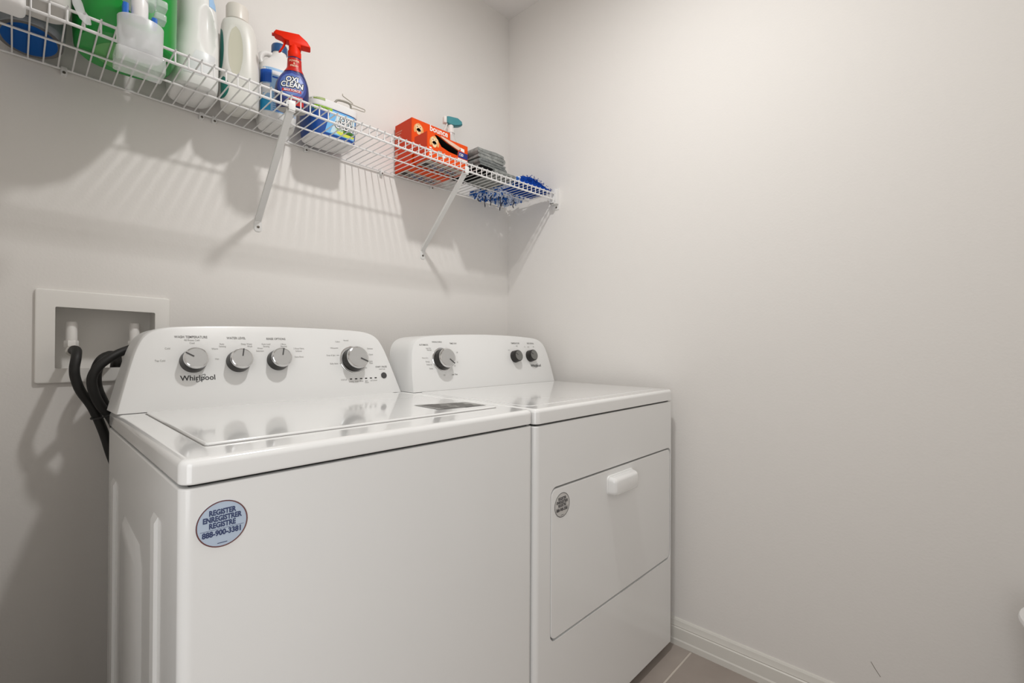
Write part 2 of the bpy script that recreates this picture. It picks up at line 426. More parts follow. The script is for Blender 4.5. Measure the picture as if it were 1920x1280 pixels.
def small(*a, z=.0062): return [(t, x, h, z, 1) for t, x, h in a]
prints(washer, wc, [
    [('WASH TEMPERATURE', .296, .1665, .0083, 0)] + small(('All Rinses Cold', .297, .159), ('Cool', .297, .152), ('Cold', .2475, .139), ('Tap Cold', .232, .111), ('Warm', .344, .138), ('Hot', .347, .113)),
    [('WATER LEVEL', .394, .165, .0083, 0)] + small(('Auto', .360, .150), ('Sensing', .361, .144), ('Deep Water', .417, .150), ('Wash', .424, .144), ('Water', .4485, .139), ('Selection', .4475, .132)),
    [('RINSE OPTIONS', .491, .164, .0083, 0)] + small(('Auto Load', .464, .150), ('Sensing', .464, .144), ('1 Rinse', .508, .150), ('Normal', .509, .144), ('2 Rinse Fabric', .549, .138), ('Softener', .548, .131), ('Extra Rinse', .547, .115)),
    small(('Normal', .692, .162), ('Colors', .665, .158), ('Whites', .648, .139), ('Drain & Spin', .639, .118), ('Bulky Items', .645, .094), ('Soak', .683, .078), ('Rinse', .742, .079), ('Delicates', .768, .137), ('Casual', .768, .119), ('Quick', .764, .098), ('Wash', .764, .092), ('Clean', .711, .069)) + [(.656, .664, .139), (.656, .664, .118), (.662, .668, .094)],
    small(('STATUS', .668, .046), ('Sensing', .690, .040), ('Wash', .7075, .040), ('Rinse', .7235, .040), ('Spin', .7395, .040), ('Lid Locked', .7640, .040), ('Done', .7400, .035)),
    [('START / PAUSE', .797, .080, .0072, 0)] + small(('hold 3 sec', .799, .073))])
def sticker(root, x, z, y, r, base, rim, ink, small):
    M = front_frame(y)
    M = Matrix.Translation((x, 0, z)) @ M
    bm = nb(); lathe(bm, [(r, 0), (r, .0005), (r - .0016, .0006), (.001, .0006)], 48, M)
    st = obj('register_sticker', bm, base, root)
    bm = nb(); ringflat(bm, M, r - .0016, r, .0008); obj('sticker_rim', bm, rim, st, recalc=False, smooth=False)
    bm = nb(); f = lambda a, b: M @ V((a, b, .0009))
    k = r / .0315
    put_text(bm, f, 'REGISTER', .0098 * k, 0, .0165 * k, bold=.045, xs=.78); put_text(bm, f, 'ENREGISTRER', .0098 * k, 0, .0078 * k, bold=.045, xs=.78); put_text(bm, f, 'REGISTRE', .0098 * k, 0, -.0008 * k, bold=.045, xs=.78)
    bar(bm, f, -.0265 * k, .0265 * k, -.0064 * k, -.0059 * k); put_text(bm, f, '888-900-3381', .0102 * k, 0, -.0118 * k, bold=.045, xs=.84)
    bar(bm, f, -.006 * k, .006 * k, -.0262 * k, -.0252 * k)
    obj('sticker_text', bm, ink, st, smooth=False, recalc=False)
sticker(washer, .1992, .8164, WY, .0315, mat('sticker_blue', C(188, 203, 222), .35), mat('sticker_rim_brown', C(112, 72, 70), .5), mat('sticker_ink', C(62, 74, 112), .5), False)

# ---- dryer
DX0, DX1, DY, DYB, DT, DR = .8565, 1.592, .7333, 1.385, .9088, .8715
dryer = thing('clothes_dryer', 'white front-load clothes dryer with a pull-down door and three knobs, in the corner', 'dryer', (DX0, DY, 0))
a = nb(); slab(a, DX0, DX1, DY, DYB, .034, .8672, .014, .003)
b = nb(); slab(b, .9138, 1.5770, .3265, .7090, -.022, .05, .022, 0, seg=8, M=front_frame(DY))
bm = boolean(a, b); obj('cabinet', bm, ENAMEL, dryer, sharp=30, wn=True)
for x in (DX0 + .06, DX1 - .06):
    for y in (DY + .07, DYB - .06):
        bm = nb(); lathe(bm, [(.02, 0), (.02, .012), (.01, .014), (.01, .04)], 16, Matrix.Translation((x, y, 0))); obj('foot', bm, DARKGAP, dryer)
bm = nb(); box(bm, DX0 + .012, DX1 - .012, DY + .012, DYB - .012, .864, .876); obj('top_gap_shade', bm, DARKGAP, dryer, smooth=False)  # dark block, shade of the gap put into its colour
bm = nb(); slab(bm, DX0, DX1, DY - .001, DYB, DR, DT, .016, .010, .003, seg=8, q=5); obj('top_panel', bm, TOPW, dryer, wn=True)
bm = nb(); slab(bm, DX0 + .03, DX1 - .03, DY + .05, DYB - .14, DT - .001, DT + .0012, .02, .001, seg=6, q=2); obj('top_emboss', bm, TOPW, dryer, wn=True)
bm = nb(); slab(bm, .9180, 1.5726, .3310, .7036, -.019, -.0003, .0190, .0025, seg=8, q=3, M=front_frame(DY)); door = obj('door', bm, ENAMEL, dryer, wn=True)
bm = nb(); slab(bm, .9145, 1.5763, .3272, .7083, -.0215, -.0195, .021, 0, seg=8, M=front_frame(DY)); obj('door_gap_shade', bm, DARKGAP, dryer, smooth=False)  # near-black sheet behind the door, painting the shade of its seam
bm = nb(); slab(bm, 1.169, 1.315, .632, .688, -.0006, .004, .012, .003, seg=8, M=front_frame(DY))
h1 = [[front_frame(DY) @ V((x, y, d)) for x, y in rrect(1.172 + i, 1.312 - i, .6335 + j, .685 - i * .9, .011, 8)] for d, i, j in ((.003, 0, 0), (.012, .001, 0), (.020, .003, .0005), (.025, .007, .002), (.027, .012, .005))]
loft(bm, h1); obj('door_handle', bm, TOPW, door, sharp=50)
sticker(dryer, .9602, .6578, DY + .0003, .0310, mat('sticker_grey', C(205, 203, 200), .45), mat('sticker_rim_grey', C(72, 70, 70), .5), mat('sticker_ink_grey', C(66, 65, 66), .5), True)
dc = Console(dryer, 1.2245, [(0, .357), (.06, .3525), (.12, .343), (.148, .333), (.167, .314), (.178, .285), (.1845, .20), (.1885, .09), (.1895, 0)], 1.250, DT + .001, .26, .125)
dc.knob(1.001, .1000, .0335, .035, -40, ring=.0415); dc.knob(1.362, .1045, .0225, .025, 145, side=KNOBSIDE, cap=KNOBGREY); dc.knob(1.4525, .1055, .0225, .025, 145, side=KNOBSIDE, cap=KNOBGREY)
bm = nb(); whirl(bm, dc.fn(), 1.4785, .0665, .0150, bold=.016); obj('logo', bm, LOGO, dryer, smooth=False, recalc=False)
prints(dryer, dc, [
    [('AUTOMATIC', .934, .150, .0075, 0), ('TIMED DRY', 1.060, .155, .0075, 0), ('WRINKLE SHIELD', .99, .160, .0065, 0), ('Less Time', 1.045, .049, .0075, 0)] + small(('Less Dry', .951, .139), ('Normal', .953, .133), ('More Dry', .932, .107), ('Energy', .940, .095), ('Preferred', .945, .085), ('Damp', .950, .072), ('60', 1.072, .124), ('40', 1.066, .090), ('20', 1.052, .078), ('Off', 1.000, .048), z=.007),
    [('TEMPERATURE', 1.378, .157, .0090, 0)] + small(('High', 1.385, .147), ('Low', 1.335, .131), z=.007),
    [('END SIGNAL', 1.470, .157, .0090, 0)] + small(('Start', 1.453, .143), ('On', 1.432, .143), ('Off', 1.485, .143), z=.007)])

# ================================================================== OUTLET BOX AND HOSES
ob = thing('washer_outlet_box', 'beige-white recessed water outlet box in the back wall behind the washing machine', 'outlet box', (.165, YB, .96))
tilt = .022
a = nb(); slab(a, .034, .2965, .9635, 1.1875, -.001, .0075, .006, .003, seg=4, M=front_frame(YB))
b = nb(); slab(b, .0690, .2635, .9990, 1.1465, -.05, .05, .003, 0, seg=3, M=front_frame(YB))
bm = boolean(a, b)
for v in bm.verts: v.co.z += (-.0035 * (v.co.x - .165) / .13) * (1 if v.co.z > 1.08 else .3)
obj('face_plate', bm, BOXW, ob, sharp=30)
bm = nb()
x0, x1, z0, z1, y0, y1 = .0655, .2665, .9955, 1.1500, YB - .001, YB + .082
P = lambda x, y, z: bm.verts.new((x, y, z))
for q in (((x0, y0, z0), (x0, y1, z0), (x0, y1, z1), (x0, y0, z1)), ((x1, y0, z0), (x1, y0, z1), (x1, y1, z1), (x1, y1, z0)),
          ((x0, y0, z0), (x1, y0, z0), (x1, y1, z0), (x0, y1, z0)), ((x0, y0, z1), (x0, y1, z1), (x1, y1, z1), (x1, y0, z1)), ((x0, y1, z0), (x1, y1, z0), (x1, y1, z1), (x0, y1, z1))):
    bm.faces.new([P(*p) for p in q])
bmesh.ops.remove_doubles(bm, verts=bm.verts[:], dist=1e-5)
obj('recess', bm, BOXW, ob, smooth=False, recalc=False)
for x in (.1005, .2255):
    bm = nb(); Mv = Matrix.Translation((x, 1.622, 0))
    lathe(bm, [(.0115, 1.058), (.0115, 1.112), (.0095, 1.115), (.001, 1.115)], 20, Mv)
    lathe(bm, [(.0125, 1.050), (.0140, 1.052), (.0140, 1.066), (.0122, 1.068), (.0115, 1.068)], 6, Mv)
    lathe(bm, [(.0105, 1.036), (.0105, 1.051)], 20, Mv)
    tube(bm, [(x, 1.622, 1.044), (x, 1.600, 1.044), (x, 1.588, 1.042)], .0112, 14)
    obj('valve', bm, VALVEW, ob)
    bm = nb(); tube(bm, [(x, 1.590, 1.042), (x, 1.570, 1.042)], .0138, 12); obj('hose_coupling', bm, mat('coupling_white', (.66, .63, .58, 1), .4), ob)
def hose(name, label, pts, r, ribs_=False):
    bm = nb(); pth = catmull(pts, 10); tube(bm, pth, r, 14)
    return tag(obj(name, bm, RUBBER), label, 'hose')
hose('supply_hose', 'black rubber water hose hanging from the left valve of the outlet box',
     [(.1005, 1.578, 1.042), (.1010, 1.545, 1.046), (.1030, 1.515, 1.043), (.1010, 1.492, 1.028), (.0975, 1.483, 1.003), (.0995, 1.482, .980), (.109, 1.484, .949), (.130, 1.487, .909), (.150, 1.490, .850), (.168, 1.492, .780), (.20, 1.492, .68), (.26, 1.49, .5)], .0098)
hose('supply_hose', 'black rubber water hose arching left from behind the washing machine console',
     [(.2255, 1.578, 1.042), (.2265, 1.545, 1.050), (.216, 1.508, 1.054), (.194, 1.486, 1.046), (.168, 1.470, 1.033), (.140, 1.460, 1.010), (.1265, 1.458, .983), (.1290, 1.461, .950), (.142, 1.466, .915), (.163, 1.468, .880), (.190, 1.462, .80), (.22, 1.460, .68), (.27, 1.460, .5)], .0098)
hose('drain_hose', 'thick black drain hose looping into the middle of the outlet box',
     [(.188, 1.635, .996), (.188, 1.622, 1.014), (.182, 1.590, 1.027), (.166, 1.555, 1.030), (.148, 1.528, 1.018), (.138, 1.516, .990), (.139, 1.514, .955), (.152, 1.514, .915), (.172, 1.514, .870), (.20, 1.514, .78), (.24, 1.512, .65), (.29, 1.51, .5)], .0118)
ct = thing('cable_tie', 'thin black cable tie strapped round the bundled hoses at the washing machine corner', 'cable tie', (.158, 1.487, .893))
bm = nb(); loop = [V((.158 + .031 * math.cos(t), 1.487 + .039 * math.sin(t), .893 + .010 * math.cos(t))) for t in [2 * pi * i / 24 for i in range(25)]]
tube(bm, loop, .0018, 6); obj('strap', bm, DARKGAP, ct)
bm = nb(); tube(bm, [(.166, 1.450, .894), (.178, 1.446, .897), (.194, 1.440, .893)], .0012, 5); box(bm, .163, .170, 1.446, 1.453, .890, .898); obj('tie_tail', bm, DARKGAP, ct, smooth=False)

# ================================================================== WIRE SHELF
xs0, xs1 = -.143, 1.622
shelf = thing('wire_shelf', 'white vinyl-coated wire shelf running along the back wall above the machines', 'shelf', (.5, YB, 1.72))
def long_wire(name, y, dz, r, x1=xs1):
    bm = nb(); n = 44; tube(bm, [(xs0 + (x1 - xs0) * i / n, y, shelf_z(xs0 + (x1 - xs0) * i / n) + dz) for i in range(n + 1)], r, 8); return obj(name, bm, WIREW, shelf)
long_wire('front_wire', YL, -.0012, .0031); long_wire('lip_wire', YL - .0008, -.0282, .0033)
long_wire('middle_wire', 1.4399, -.0042, .0026); long_wire('back_wire', 1.5790, -.0012, .0029)
bm = nb(); r0 = .0017
tube(bm, catmull([(0, 1.5805, 0), (0, 1.44, 0), (0, YL + .003, .0002), (0, YL - .0022, -.003), (0, YL - .003, -.015), (0, YL - .0032, -.0285)], 3), r0, 6)
dw = obj('deck_wire', bm, WIREW, shelf, world=False)
k = 0
off = shelf.location
for i in range(-8, 62):
    x = .0691 + .0254 * i
    if x > xs1 - .002: break
    w = dw if k == 0 else dw.copy()
    if k: COL.objects.link(w); w.parent = shelf
    k += 1; w.location = (x - off.x, -off.y, shelf_z(x) - off.z)
for x, s in ((.0798, 0), (.3666, 1), (.3985, 0), (.6650, 0), (.9482, 1), (1.1803, 0), (1.44, 0)):
    bm = nb(); z = shelf_z(x) - .0012
    slab(bm, x - .006, x + .006, z - .014, z + .006, 0, .0135, .003, .002, seg=3, q=2, M=front_frame(YB)); cl = obj('wall_clip', bm, BRKT, shelf, sharp=30)
    bm = nb(); lathe(bm, [(.0032, 0), (.0032, .001), (.001, .0016)], 12, Matrix.Translation((x, 0, z - .0095)) @ front_frame(YB - .0134)); obj('clip_screw', bm, SCREW, cl)
def bracket(label, top, bot):
    b = thing('shelf_bracket', label, 'bracket', (bot[0], YB, bot[2]), 0, 'diagonal shelf brackets')
    t, q = V(top), V(bot); d = (q - t).normalized(); s = V((1, 0, 0)); s = (s - d * s.dot(d)).normalized(); n = s.cross(d)
    if n.y > 0: n = -n
    R = []; w, h, th = .0088, .008, .0014
    sec = [(-w, 0), (w, 0), (w, -h), (w - th, -h), (w - th, -th), (-w + th, -th), (-w + th, -h), (-w, -h)]
    bm = nb(); loft(bm, [[t + d * L + s * (x * f) + n * y for x, y in sec] for L, f in ((0, 1), ((q - t).length * .96, 1), ((q - t).length, 1.05))]); obj('strut', bm, BRKT, b, sharp=30)
    bm = nb(); slab(bm, bot[0] - .0115, bot[0] + .0115, bot[2] - .032, bot[2] + .004, 0, .0022, .010, .001, seg=5, q=2, M=front_frame(YB)); tb = obj('wall_tab', bm, BRKT, b, sharp=30)
    bm = nb(); lathe(bm, [(.0042, 0), (.0042, .0012), (.001, .0022)], 12, Matrix.Translation((bot[0], 0, bot[2] - .017)) @ front_frame(YB - .002)); obj('tab_screw', bm, SCREW, tb)
    bm = nb(); x = top[0]; z = shelf_z(x)
    slab(bm, x - .0088, x + .0088, z - .038, z - .014, -.0005, .0012, .003, .0006, seg=3, q=2, M=front_frame(YL - .0060)); 
    slab(bm, x - .0088, x + .0088, YL - .0072, YL + .010, z - .0415, z - .0395, .002, .0005, seg=2, q=1); obj('lip_hook', bm, BRKT, b, sharp=30)
bracket('white diagonal shelf bracket below the red-topped spray bottle', (.5025, YL + .002, shelf_z(.5025) - .037), (.5215, YB - .001, 1.4415))
bracket('white diagonal shelf bracket below the right end of the orange cartons', (1.1125, YL + .002, shelf_z(1.1125) - .037), (1.1425, YB - .001, 1.4385))
eb = thing('end_bracket', 'white plastic end bracket holding the wire shelf to the right wall', 'bracket', (XR, 1.296, 1.70))
bm = nb(); M = right_frame(XR); zc = shelf_z(1.62)
slab(bm, 1.2755, 1.3145, zc - .068, zc + .026, 0, .003, .004, .001, seg=3, q=2, M=M)
obj('wall_plate', bm, BRKT, eb, sharp=30)
bm = nb(); slab(bm, 1.2765, 1.3075, zc - .047, zc + .020, .002, .023, .004, .003, seg=3, q=2, M=M); obj('pocket', bm, BRKT, eb, sharp=30)
bm = nb(); slab(bm, 1.2800, 1.3040, zc - .0475, zc - .044, .016, .034, .002, .001, seg=2, q=1, M=M); slab(bm, 1.2800, 1.3040, zc - .0475, zc - .018, .031, .034, .002, .001, seg=2, q=1, M=M); obj('support_lip', bm, BRKT, eb, sharp=30)
for z, y in ((zc + .0225, 1.292), (zc - .0575, 1.290)):
    bm = nb(); lathe(bm, [(.004, 0), (.004, .0012), (.001, .002)], 12, Matrix.Translation((0, y, z)) @ right_frame(XR - .0028)); obj('plate_screw', bm, SCREW, eb)

# ================================================================== THINGS ON THE SHELF
GREENP = mat('green_bottle_plastic', C(0, 142, 48), .32, coat=.1)
GREYP = mat('smoky_bottle_plastic', C(128, 134, 140), .3, coat=.2)
BLUEL = mat('blue_liquid_base', C(0, 82, 158), .5, spec=.1)
SMOKE = mat('smoky_base_rim', C(92, 90, 88), .35)
CUPW = mat('frosted_cup_plastic', (.80, .81, .82, 1), .30, alpha=.50, coat=.3)
CLEARP = mat('clear_plastic', (.80, .82, .83, 1), .12, alpha=.42, coat=.5)
BLUEP = mat('blue_tap_plastic', C(28, 100, 190), .35)
WPL = mat('white_plastic', (.80, .79, .785, 1), .32, coat=.2)
# -- smoky jug, far left
zj = top_z(.02)
jug = thing('detergent_jug', 'smoky grey detergent jug with a blue base, leftmost on the wire shelf', 'jug', (.020, 1.487, zj))
B = Body([(0, .050, .084, 2.4, 0, 0), (.006, .056, .089, 2.5, 0, 0), (.03, .0575, .090, 2.8, 0, 0), (.10, .0585, .092, 3, 0, 0), (.22, .0575, .090, 3, 0, 0), (.26, .05, .075, 2.5, 0, 0), (.285, .02, .03, 2, 0, .02)])
obj('body', B.mesh(), GREYP, jug, world=False)
bm = nb(); disc(bm, Matrix.Identity(4), .045, .073, -.0003, y0=.004); obj('base_panel', bm, BLUEL, jug, world=False, smooth=False)
bm = nb(); lathe(bm, [(.9, -.0002), (1.06, -.0002), (1.08, .002)], 40, Matrix.Translation((0, .004, 0)) @ Matrix.Diagonal((.0505, .0775, 1, 1)), False, False); obj('base_rim', bm, SMOKE, jug, world=False)
bm = nb(); slab(bm, -.052, .0765, 1.296, 1.388, zj - .0002, zj + .062, .034, .010, .012, seg=8, q=4); obj('spout_shroud', bm, mat('pale_grey_plastic', (.62, .60, .57, 1), .4), jug)
bm = nb(); slab(bm, -.085, .0115, 1.226, 1.279, 1.666, 1.80, .010, .004, .010, seg=5, q=4); obj('dosing_cup', bm, WPL, jug)
# -- green jug with tap and dosing cup
zg = top_z(.165)
gj = thing('detergent_jug', 'large green detergent jug with a tap and frosted dosing cup hanging over the shelf lip', 'jug', (.1760, 1.412, zg))
B = Body([(0, .083, .094, 2.7, 0, 0), (.008, .0895, .101, 2.8, 0, 0), (.05, .0920, .105, 2.8, 0, 0), (.17, .0925, .106, 2.8, 0, 0), (.26, .089, .092, 2.8, 0, 0), (.29, .06, .07, 3.5, 0, 0), (.30, .045, .055, 3, 0, 0)])
obj('body', B.mesh(56, 36), GREENP, gj, world=False)
bm = nb(); B2 = Body([(z, a * .72, b * .72, n, .016, .002) for z, a, b, n, _, _ in B.k[:2]]);
bm = nb(); disc(bm, Matrix.Identity(4), .066, .072, -.0003, x0=.010, y0=.008); obj('base_panel', bm, mat('pale_green_base', C(96, 168, 92), .4), gj, world=False, smooth=False)
bm = nb(); tube(bm, catmull([(.178, 1.315, 1.792), (.178, 1.275, 1.794), (.178, 1.256, 1.788), (.178, 1.252, 1.770), (.178, 1.252, 1.741)], 5), .0145, 20); obj('tap_spout', bm, WPL, gj)
bm = nb(); slab(bm, .150, .206, 1.240, 1.282, 1.779, 1.812, .012, .004, .003, seg=6, q=3); obj('tap_housing', bm, CLEARP, gj)
bm = nb()
slab(bm, .205, .226, 1.246, 1.276, 1.785, 1.800, .005, .002, .002, seg=4, q=2); slab(bm, .203, .224, 1.246, 1.276, 1.757, 1.771, .005, .002, .002, seg=4, q=2); obj('tap_lever', bm, CLEARP, gj)
for x0, x1, z0, z1 in ((.1495, .1590, 1.738, 1.763), (.1975, .2070, 1.735, 1.754)):
    bm = nb(); slab(bm, x0, x1, 1.243, 1.262, z0, z1, .002, .001, seg=2, q=1); obj('tap_clip', bm, BLUEP, gj)
bm = nb(); R = []
for x, z, w, y in ((.0800, 1.752, .006, 1.2800), (.0835, 1.738, .0075, 1.2785), (.0880, 1.726, .0065, 1.2800), (.0945, 1.715, .008, 1.2780), (.1010, 1.705, .0035, 1.2795)):
    R.append([V((x + w * a, y + b, z + w * a * .5)) for a, b in ((-1, 0), (-.3, -.0016), (.4, .0008), (1, -.001), (.4, .0016), (-.3, -.0008))])
loft(bm, R); obj('plastic_tag', bm, CUPW, gj, sharp=60)
bm = nb()   # open cup: outer and inner wall
cc = (.1795, 1.2485)
def oval(a, b, z, N=40): return [V((cc[0] + a * math.cos(2 * pi * i / N), cc[1] + b * math.sin(2 * pi * i / N), z)) for i in range(N)]
loft(bm, [oval(.034, .024, 1.662), oval(.0375, .0270, 1.668), oval(.0385, .0285, 1.70), oval(.0392, .0288, 1.732), oval(.0385, .0282, 1.7335), oval(.0370, .0268, 1.732), oval(.0362, .0262, 1.70), oval(.034, .024, 1.672)])
obj('dosing_cup', bm, CUPW, gj, sharp=50)
bm = nb(); slab(bm, .1370, .2195, 1.2205, 1.2800, 1.6310, 1.6615, .007, .002, .002, seg=5, q=2); obj('drip_tray', bm, mat('clear_tray_plastic', (.84, .85, .86, 1), .15, alpha=.34, coat=.4), gj)
# -- tall white jug with moulded handle
zb_ = top_z(.335)
cj = thing('detergent_bottle', 'tall glossy white detergent bottle with moulded handle between the green jug and the cream bottle', 'bottle', (.3255, 1.496, zb_), math.radians(-3))
def dentC(p, cx, cy):
    u = ((p.x - .026) / .019) ** 2 + ((p.z - .165) / .075) ** 2
    if p.y < cy and u < 1: p.y += .022 * (1 - u) ** 1.2
    return p
B = Body([(0, .045, .066, 3, 0, 0), (.006, .051, .073, 3.2, 0, 0), (.03, .0545, .078, 3.2, 0, 0), (.07, .0545, .078, 3.2, 0, 0), (.115, .0535, .072, 2.8, .003, 0), (.17, .049, .060, 2.5, .008, 0), (.24, .044, .042, 2.4, .010, 0), (.285, .036, .036, 2.2, .008, 0), (.31, .020, .020, 2, .006, 0), (.33, .019, .019, 2, .006, 0)])
obj('body', B.mesh(72, 60, dentC), HDPE, cj, world=False, sharp=60)
bm = nb(); lathe(bm, [(.024, .318), (.024, .35), (.022, .354), (.001, .354)], 28, Matrix.Translation((.006, 0, 0))); obj('cap', bm, WPL, cj, world=False)
bm = nb(); B.patch(bm, lambda z: (.030, .048), .238, .275, 6, 5, .0008); obj('label', bm, mat('pale_blue_label', C(160, 196, 232), .4), cj, world=False)
bm = nb(); B.patch(bm, lambda z: (-.03 + .4 * (z - .03), .052 - .9 * max(0, .075 - z)), .028, .092, 8, 8, .0006); obj('front_label', bm, mat('clear_label', (.70, .71, .72, 1), .35), cj, world=False)
# -- cream bottle
dj = thing('detergent_bottle', 'cream bottle with wide flip cap and oval side window, next to the tall white bottle', 'bottle', (.439, 1.492, top_z(.43)), math.radians(-17))
def dentD(p, cx, cy):
    u = ((p.x + .010) / .021) ** 2 + ((p.z - .150) / .076) ** 2
    if p.y < cy and u < 1: p.y += .005 * (1 - u) ** .6
    return p
B = Body([(0, .040, .038, 2.6, 0, 0), (.006, .0460, .0445, 2.8, 0, 0), (.03, .0490, .047, 2.8, 0, 0), (.09, .0495, .047, 2.8, 0, 0), (.17, .0485, .045, 2.7, -.001, 0), (.225, .0430, .040, 2.5, -.004, 0), (.245, .0370, .034, 2.3, -.006, 0), (.253, .0265, .026, 2, -.007, 0)])
obj('body', B.mesh(72, 56, dentD), HDPEC, dj, world=False, sharp=60)
bm = nb(); lathe(bm, [(.0272, .2525), (.0285, .254), (.0285, .290), (.0265, .295), (.001, .296)], 36, Matrix.Translation((-.007, 0, 0))); obj('flip_cap', bm, CREAMC, dj, world=False)
bm = nb(); B.ell(bm, -.010, .150, .0175, .070, .0006)
for v in bm.verts: v.co = dentD(v.co, 0, 0)
obj('side_window', bm, mat('milky_window', C(204, 201, 184), .4), dj, world=False)
TEAL = mat('teal_label', C(22, 112, 100), .4)
bm = nb(); lb = [(z, -.052, 0) for z in ()]
for z0, z1, w in ((.012, .078, .024), (.085, .215, .011)):
    B.patch(bm, lambda z, z0=z0, z1=z1, w=w: (B.at(z)[4] - B.at(z)[1] * .998, B.at(z)[4] - B.at(z)[1] * .998 + w * math.sqrt(max(.02, 1 - ((z - (z0 + z1) / 2) / ((z1 - z0) / 2)) ** 2))), z0, z1, 14, 6, .0008)
obj('teal_label', bm, TEAL, dj, world=False)
# -- bleach style bottle
bj = thing('cleaner_bottle', 'white bottle with navy cap and pale blue label, behind the red-topped spray bottle', 'bottle', (.549, 1.522, top_z(.53)), math.radians(-10))
B = Body([(0, .048, .044, 3, 0, 0), (.006, .0500, .050, 3.2, 0, 0), (.03, .0535, .053, 3.4, 0, 0), (.150, .0535, .053, 3.4, 0, 0), (.172, .050, .049, 3, 0, 0), (.190, .044, .040, 2.5, .004, 0), (.212, .027, .026, 2.2, .008, 0), (.228, .0205, .0205, 2, .008, 0), (.236, .0200, .0200, 2, .008, 0)])
obj('body', B.mesh(56, 44), HDPE, bj, world=False)
bm = nb(); tube(bm, catmull([(-.034, 0, .176), (-.044, 0, .196), (-.040, 0, .214), (-.026, 0, .222), (-.010, 0, .220)], 6), .0085, 12); obj('handle', bm, HDPE, bj, world=False)
bm = nb(); lathe(bm, [(.0225, .231), (.0225, .252), (.0205, .256), (.001, .256)], 28, Matrix.Translation((.008, 0, 0))); obj('cap', bm, mat('navy_cap', C(38, 82, 130), .35), bj, world=False)
LB, LD, LW, LT = mat('label_pale_blue', C(150, 190, 226), .4), mat('label_royal_blue', C(22, 88, 186), .4), mat('label_white', C(226, 230, 234), .4), mat('label_cyan', C(30, 150, 200), .4)
bm = nb()
B.patch(bm, lambda z: (-.049, .046), .028, .158, 10, 14, .0005, 0); B.patch(bm, lambda z: (-.0488, -.022), .112, .150, 4, 5, .0009, 1); B.patch(bm, lambda z: (-.020, .042), .138, .150, 2, 8, .0009, 2)
B.patch(bm, lambda z: (-.020, .042), .128, .133, 1, 8, .0009, 1); B.ell(bm, .002, .106, .014, .014, .0011, 2, 8, 6); B.patch(bm, lambda z: (-.0488, -.024), .030, .066, 4, 5, .0009, 3); B.patch(bm, lambda z: (-.0488, -.026), .080, .108, 3, 5, .0009, 2)
for i in range(9): B.patch(bm, lambda z: (-.018, .020 + .008 * (i % 3)), .086 - i * .0068, .0885 - i * .0068, 1, 4, .0011, 4 if i % 4 else 1)
obj('front_label', bm, [LB, LD, LW, LT, mat('label_fine_print', C(96, 140, 190), .4)], bj, world=False, smooth=False, recalc=False)
# -- stain remover spray bottle
oj = thing('spray_bottle', 'navy stain remover spray bottle with a bright red trigger head and collar', 'spray bottle', (.537, 1.372, top_z(.54)), math.radians(-24))
NAVY, RED, REDD = mat('navy_bottle_plastic', C(30, 40, 96), .3, coat=.2), mat('red_trigger_plastic', C(228, 38, 2), .5, spec=.22), mat('red_sleeve', C(190, 24, 10), .4)
B = Body([(0, .036, .022, 2.6, 0, 0), (.004, .040, .025, 2.6, 0, 0), (.02, .0425, .027, 2.5, 0, 0), (.045, .0445, .028, 2.4, 0, 0), (.070, .0420, .026, 2.3, .001, 0), (.092, .0340, .022, 2.2, .003, 0), (.110, .0235, .018, 2.1, .005, 0), (.122, .0185, .016, 2, .006, 0), (.150, .0175, .0155, 2, .006, 0)])
obj('body', B.mesh(56, 44), NAVY, oj, world=False)
bm = nb(); disc(bm, Matrix.Identity(4), .037, .0225, -.0004); obj('base_panel', bm, mat('grey_base', C(176, 174, 170), .5), oj, world=False, smooth=False)
bm = nb(); B3 = Body([(z, a + .0008, b + .0008, n, cx, cy) for z, a, b, n, cx, cy in [B.at(.106 + .0055 * i) for i in range(8)]]); 
obj('neck_sleeve', B3.mesh(40, 14), REDD, oj, world=False)
bm = nb(); f = B3.fn(.006, .128, .0009)
for s, y in (('POWER', .007), ('&', 0), ('FRESH', -.007)): put_text(bm, f, s, .0075, 0, y, bold=.02)
obj('sleeve_text', bm, mat('cream_ink', C(238, 200, 170), .5), oj, world=False, smooth=False, recalc=False)
bm = nb(); lathe(bm, [(.0165, .148), (.0175, .150), (.0175, .166), (.0150, .170), (.0150, .182), (.012, .186)], 28, Matrix.Translation((.006, 0, 0))); hdn = obj('collar', bm, RED, oj, world=False)
# trigger head: side outline in XZ, thickness in Y
ff = lambda x, y, d: V((x, d, y))
MH = Matrix(((1, 0, 0, 0), (0, 0, 1, 0), (0, 1, 0, 0), (0, 0, 0, 1)))
head = [(-.047, .2075), (-.042, .2145), (.018, .2155), (.040, .1985), (.0475, .1870), (.0470, .1830), (.024, .1835), (.022, .176), (-.007, .176), (-.009, .1905), (-.022, .1930), (-.030, .1985), (-.045, .2020)]
R = []
for d, s in ((-.014, .90), (-.012, .97), (-.008, 1), (.008, 1), (.012, .97), (.014, .90)):
    R.append([MH @ V((.004 + (x - .004) * s, .197 + (y - .197) * s, d)) for x, y in head])
bm = nb(); loft(bm, R); obj('trigger_head', bm, RED, oj, world=False, sharp=40)
bm = nb(); R = []
for p, w in (((-.020, .196), .0065), ((-.0195, .186), .0060), ((-.023, .176), .0055), ((-.029, .166), .0050), ((-.032, .160), .0035)):
    R.append([V((p[0] + .0032 * math.cos(t), w * math.sin(t), p[1] + .001 * math.cos(t))) for t in [2 * pi * i / 12 for i in range(12)]])
loft(bm, R); obj('trigger', bm, RED, oj, world=False, sharp=50)
bm = nb(); tube(bm, [(-.045, 0, .2055), (-.0515, 0, .2058)], .0042, 14); obj('nozzle', bm, REDD, oj, world=False)
